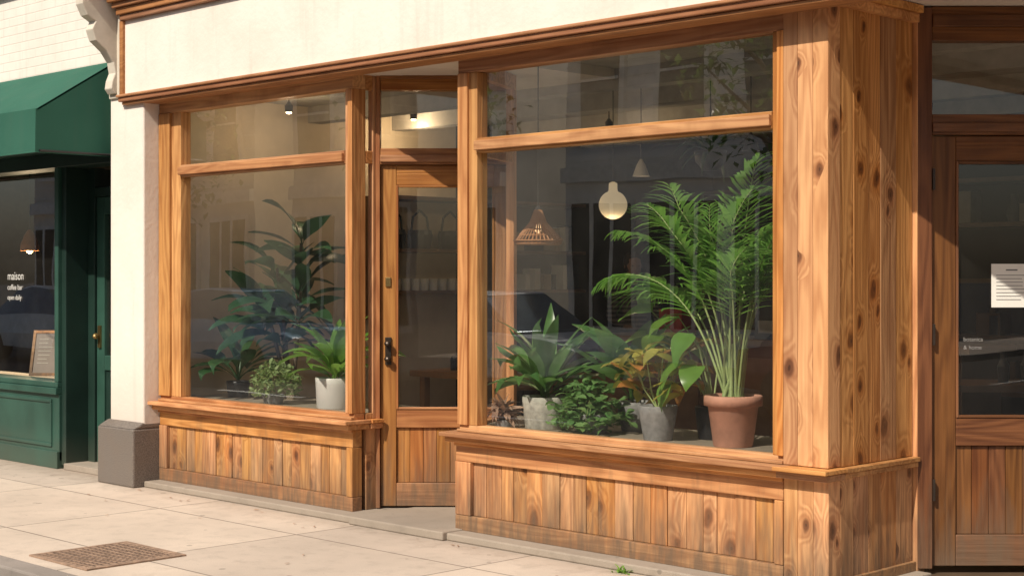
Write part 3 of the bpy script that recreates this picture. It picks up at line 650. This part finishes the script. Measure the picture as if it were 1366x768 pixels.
for (x,y) in((-3.9,1.9),(-3.3,2.6)):
    e=empty('bar_stool'); b=MB(); b.lathe((x,y,.72),[(.16,0),(.17,.02),(.165,.045),(.1,.055)],0,24)
    for k in range(4):
        a=k*math.pi/2+.7; b.tube([(x+.1*math.cos(a),y+.1*math.sin(a),.73),(x+.2*math.cos(a),y+.2*math.sin(a),.02)],.011,1)
    b.tube([(x+.16*math.cos(t*.4),y+.16*math.sin(t*.4),.3) for t in range(17)],.008,1); b.build('stool',[DKWOOD,BLACK],e)
e=empty('display_table'); c0=M2@Vector((.5,1.6,0)); b=MB(); T=Matrix.Translation(c0)@Matrix.Rotation(TH,4,'Z')
b.box(-.8,.9,-.3,.3,.86,.9,0,T)
for x in(-.75,.85):
    for y in(-.25,.25): b.box(x-.03,x+.03,y-.03,y+.03,.02,.86,0,T)
for k in range(10):
    q=T@Vector((R(-.7,.8),R(-.2,.2),.9)); b.lathe(q,[(.03,0),(.04,.1),(.02,.14),(.02,R(.16,.22))],random.choice((1,2)),12)
b.build('table',[DKWOOD,plain('bottle_grey',(.3,.29,.27),.4),BLACK],e)
e=empty('hanging_plant'); b=MB(); hx,hy,hz=-2.15,1.9,2.38; b.lathe((hx,hy,hz-.12),[(.05,0),(.1,.06),(.11,.13)],1,20); b.tube([(hx,hy,hz),(hx,hy,2.93)],.004,1)
for k in range(22): b.leaf((hx,hy,hz),k*2.4,R(.0,1.2),R(.3,.45),.035,R(.8,1.9),0,segs=7)
b.build('leaves',[G3,BLACK],e,smooth=True)

def figure(name,loc,rot,mat_top,mat_leg,skin,hair):
    e=empty(name)
    J={'pel':(0,0,.95,.14),'waist':(0,0,1.08,.125),'chest':(0,.01,1.30,.155),'neck0':(0,0,1.46,.07),
       'shL':(.17,0,1.41,.07),'elL':(.24,-.06,1.14,.048),'wrL':(.17,-.27,1.08,.033),'shR':(-.17,0,1.41,.07),'elR':(-.24,-.05,1.14,.048),'wrR':(-.17,-.27,1.09,.033)}
    E=[('pel','waist'),('waist','chest'),('chest','neck0'),('chest','shL'),('shL','elL'),('elL','wrL'),('chest','shR'),('shR','elR'),('elR','wrR')]
    def skinm(nm,J,E,root,mat):
        ks=list(J); me=bpy.data.meshes.new(nm); me.from_pydata([J[k][:3] for k in ks],[(ks.index(a),ks.index(c)) for a,c in E],[]); o=bpy.data.objects.new(nm,me); scn.collection.objects.link(o); o.parent=e
        o.modifiers.new('skin','SKIN'); 
        for i2,k2 in enumerate(ks):
            sv=me.skin_vertices[0].data[i2]; sv.radius=(J[k2][3],J[k2][3]*.8 if 'chest' in k2 or 'pel' in k2 or 'waist' in k2 else J[k2][3]); sv.use_root=(k2==root)
        o.modifiers.new('sub','SUBSURF').render_levels=2; me.materials.append(mat); return o
    skinm('jumper',J,E,'pel',mat_top)
    JL={'pel':(0,0,.94,.145),'hL':(.09,0,.86,.10),'kL':(.10,-.02,.48,.065),'aL':(.10,.02,.10,.045),'tL':(.11,-.14,.05,.035),'hR':(-.09,0,.86,.10),'kR':(-.10,.01,.48,.065),'aR':(-.10,.05,.10,.045),'tR':(-.11,-.11,.05,.035)}
    skinm('trousers',JL,[('pel','hL'),('hL','kL'),('kL','aL'),('aL','tL'),('pel','hR'),('hR','kR'),('kR','aR'),('aR','tR')],'pel',mat_leg)
    skinm('neck',{'a':(0,0,1.43,.05),'b':(0,-.01,1.54,.048),'c':(0,-.01,1.60,.05)},[('a','b'),('b','c')],'a',skin)
    h=MB(); h.lathe((0,-.015,1.52),[(.02,0),(.05,.015),(.068,.06),(.078,.12),(.07,.18),(.04,.22),(.005,.235)],0,24)
    h.add([(-.012,-.088,1.60),(.012,-.088,1.60),(0,-.115,1.605),(0,-.09,1.645)],[(0,1,2),(0,2,3),(1,3,2)],0)
    for sx in(-1,1): h.lathe((sx*.03,-.083,1.638),[(.002,-.006),(.009,0),(.002,.006)],2,8); h.lathe((sx*.079,-.01,1.61),[(.004,-.005),(.012,.02),(.004,.05)],0,8)
    h.box(-.02,.02,-.091,-.083,1.567,1.573,3)
    h.lathe((0,.008,1.56),[(.05,0),(.085,.03),(.09,.11),(.08,.17),(.045,.205),(.004,.212)],1,24)
    h.build('head',[skin,hair,BLACK,plain('lips',(.35,.12,.1))],e,smooth=True)
    for sx in(-1,1):
        hb=MB(); wx,wy,wz=sx*.17,-.27,1.085; hb.lathe((wx,wy-.04,wz-.012),[(.012,-.012),(.03,-.006),(.033,.01),(.015,.022)],0,14)
        for q in range(4):
            fx=wx-sx*(.024-q*.016); L=(.07,.078,.072,.056)[q]; hb.tube([(fx,wy-.05,wz),(fx,wy-.05-L*.55,wz-.003),(fx,wy-.05-L,wz-.022)],[.009,.008,.006],0,7)
        hb.tube([(wx-sx*.025,wy-.02,wz),(wx-sx*.05,wy-.05,wz-.01),(wx-sx*.052,wy-.08,wz-.02)],[.011,.009,.007],0,7)
        hb.build('hand',[skin],e,smooth=True)
    e.location=loc; e.rotation_euler=(0,0,rot)
k=N('striped_knit'); zz=k.n('ShaderNodeSeparateXYZ',{0:k.obj()}).outputs[2]; st=k.math('GREATER_THAN',k.math('FRACT',k.math('MULTIPLY',zz,24)),.5); k.pbr(k.mix(st,(.16,.13,.11),(.05,.04,.04)),.9)
figure('shopper',(-5.25,4.78,.02),math.radians(60),k.m,plain('denim',(.04,.05,.08),.9),plain('skin',(.35,.2,.14),.5),plain('hair',(.03,.02,.015),.6))

# ---------------------------------------------------------------- cover in pavement
g=MB(); gx,gy=-3.52,-1.80; s2=.31
fr=.035
for x0,x1,y0,y1 in((-s2,s2,-s2,-s2+fr),(-s2,s2,s2-fr,s2),(-s2,-s2+fr,-s2+fr,s2-fr),(s2-fr,s2,-s2+fr,s2-fr)): g.box(gx+x0,gx+x1,gy+y0,gy+y1,.0005,.010,0)
for kx in range(12):
    for ky in range(12):
        st_=(2*s2-2*fr)/12
        xx=gx-s2+fr+st_*(kx+.5); yy=gy-s2+fr+st_*(ky+.5)
        g.box(xx-.016,xx+.016,yy-.016,yy+.016,.006,.0092,0)
g.box(gx-s2+fr,gx+s2-fr,gy-s2+fr,gy+s2-fr,.0004,.006,1)
g.build('utility_cover',[plain('rusty_iron',(.30,.20,.14),.8,.1,var=.35,scale=20),plain('iron_recess',(.13,.09,.068),.85)],bevel=.002)

# ---------------------------------------------------------------- across the street
def facade(name,x0,x1,y,h,col,floors,nw,trim=(.8,.78,.72)):
    e=empty(name); b=MB(); wall=plain(name+'_wall',col,.85,var=.12,scale=1.5); tr=plain(name+'_trim',trim,.7); dk2=plain(name+'_glass',(.02,.025,.03),.08,bump=0)
    b.box(x0,x1,y-6,y,0,h,0); b.box(x0-.1,x1+.1,y,y+.35,h-.4,h,1); b.box(x0,x1,y,y+.15,3.3,3.6,1)
    zz=3.7
    while zz<h-.5: b.box(x0,x1,y,y+.03,zz,zz+.03,1); zz+=.3
    dx=(x1-x0)/nw
    for i in range(nw):
        cx=x0+dx*(i+.5)
        b.box(cx-dx*.42,cx+dx*.42,y,y+.06,.5,3.0,1); b.box(cx-dx*.38,cx+dx*.38,y+.06,y+.08,.65,2.9,2)
        for q in(-.13,.13): b.box(cx+dx*q-.04,cx+dx*q+.04,y+.08,y+.1,.65,2.9,1)
        for fl in range(floors):
            z=4.3+fl*3.1; b.box(cx-.62,cx+.62,y,y+.10,z-.1,z+1.9,1); b.box(cx-.5,cx+.5,y+.10,y+.12,z,z+1.8,2); b.box(cx-.5,cx+.5,y+.12,y+.14,z+.88,z+.93,1)
    b.build('walls',[wall,tr,dk2],e)
facade('stucco_townhouse',-36,-25.5,-15,7.5,(.76,.70,.60),1,5); facade('pale_townhouse',-24,-17.2,-15,8.2,(.78,.74,.66),1,4); facade('white_townhouse',-15.6,-8,-15,6.2,(.80,.78,.74),1,4); facade('grey_townhouse',-7.9,10,-15,9.5,(.35,.36,.37),1,7)
def tree(x,y,h):
    e=empty('street_tree'); b=MB(); b.tube([(x,y,0),(x+.05,y,h*.25),(x-.05,y+.05,h*.5),(x,y,h*.8)],[.16,.12,.09,.03],0,9); tips=[]
    for k in range(12):
        a=k*2.4; z=h*R(.35,.7); L=R(.7,1.5); p=Vector((x+L*math.cos(a),y+L*math.sin(a),z+R(.4,1.4))); b.tube([(x,y,z),((x+p.x)/2,(y+p.y)/2,(z+p.z)/2+.1),p],[.05,.035,.012],0,6); tips.append(p)
    tips+= [Vector((x,y,h*.85)),Vector((x+.5,y,h*.8)),Vector((x-.5,y+.3,h*.8))]
    for p in tips:
        for k in range(70):
            d=Vector((R(-1,1),R(-1,1),R(-.8,.8))); d=d.normalized()*R(.1,1)*.75
            b.leaf(p+d,R(0,6.28),R(-1,1),R(.14,.24),R(.08,.13),R(0,.8),1,segs=2)
    b.build('crown_and_trunk',[BARK,leafmat('tree_leaf',(.05,.10,.03),(.12,.2,.05),.4)],e)
tree(-8.5,-12,6.5); tree(-16.4,-12,6.3); tree(-25,-12,6.5)
def car(x,y,col):
    e=empty('parked_car'); b=MB(); st=[(-2.15,.42,.62,.72),(-2.05,.28,.80,.84),(-1.3,.22,.92,.88),(-.3,.20,.95,.9),(.9,.2,.93,.9),(1.7,.24,.84,.86),(2.1,.30,.70,.76),(2.2,.42,.58,.66)]
    def loft(secs,m):
        vs=[];fs=[];n=len(secs[0])
        for s_ in secs: vs+=s_
        for i in range(len(secs)-1):
            for j in range(n): fs.append((i*n+j,(i+1)*n+j,(i+1)*n+(j+1)%n,i*n+(j+1)%n))
        fs.append(tuple(range(n))); fs.append(tuple((len(secs)-1)*n+j for j in range(n))[::-1]); b.add(vs,fs,m)
    loft([[(x+a,y-w2,z0+.08-.13),(x+a,y-w2*1.02,(z0+z1)/2-.13),(x+a,y-w2*.93,z1-.13),(x+a,y+w2*.93,z1-.13),(x+a,y+w2*1.02,(z0+z1)/2-.13),(x+a,y+w2,z0+.08-.13)] for a,z0,z1,w2 in st],0)
    loft([[(x+a,y-wb,zb-.13),(x+a,y-wt,zt-.13),(x+a,y+wt,zt-.13),(x+a,y+wb,zb-.13)] for a,zb,zt,wb,wt in((-1.75,.85,.90,.78,.74),(-1.05,.9,1.40,.82,.62),(-.4,.93,1.46,.84,.64),(.35,.93,1.42,.84,.62),(1.15,.88,.94,.8,.72))],1)
    loft([[(x+a,y-.6,z-.13),(x+a,y-.58,z-.10),(x+a,y+.58,z-.10),(x+a,y+.6,z-.13)] for a,z in((-1.05,1.40),(-.4,1.46),(.35,1.42))],0)
    for a in(-1.35,1.35):
        for sy in(-1,1):
            T=Matrix.Translation((x+a,y+sy*.82,.19)); vs=[];
            for yy in(-.1,.1):
                for q in range(24): vs.append(T@Vector((.32*math.cos(q*math.pi/12),yy,.32*math.sin(q*math.pi/12))))
            b.add(vs,[tuple(range(24)),tuple(range(24,48))[::-1]]+[(q,24+q,24+(q+1)%24,(q+1)%24) for q in range(24)],2)
    for sy in(-1,1): b.box(x+2.12,x+2.2,y+sy*.55-.12,y+sy*.55+.12,.45,.55,3)
    b.build('body',[plain('car_paint',col,.2,.0,bump=0),plain('car_glass',(.12,.16,.2),.05,.3,bump=0),plain('tyre',(.02,.02,.02),.8),WHITE],e,bevel=.03)
car(-12.0,-9.6,(.70,.73,.76)); car(-18.2,-9.6,(.35,.5,.68)); car(-24.5,-9.6,(.75,.75,.73)); car(-5,-9.6,(.2,.05,.04))
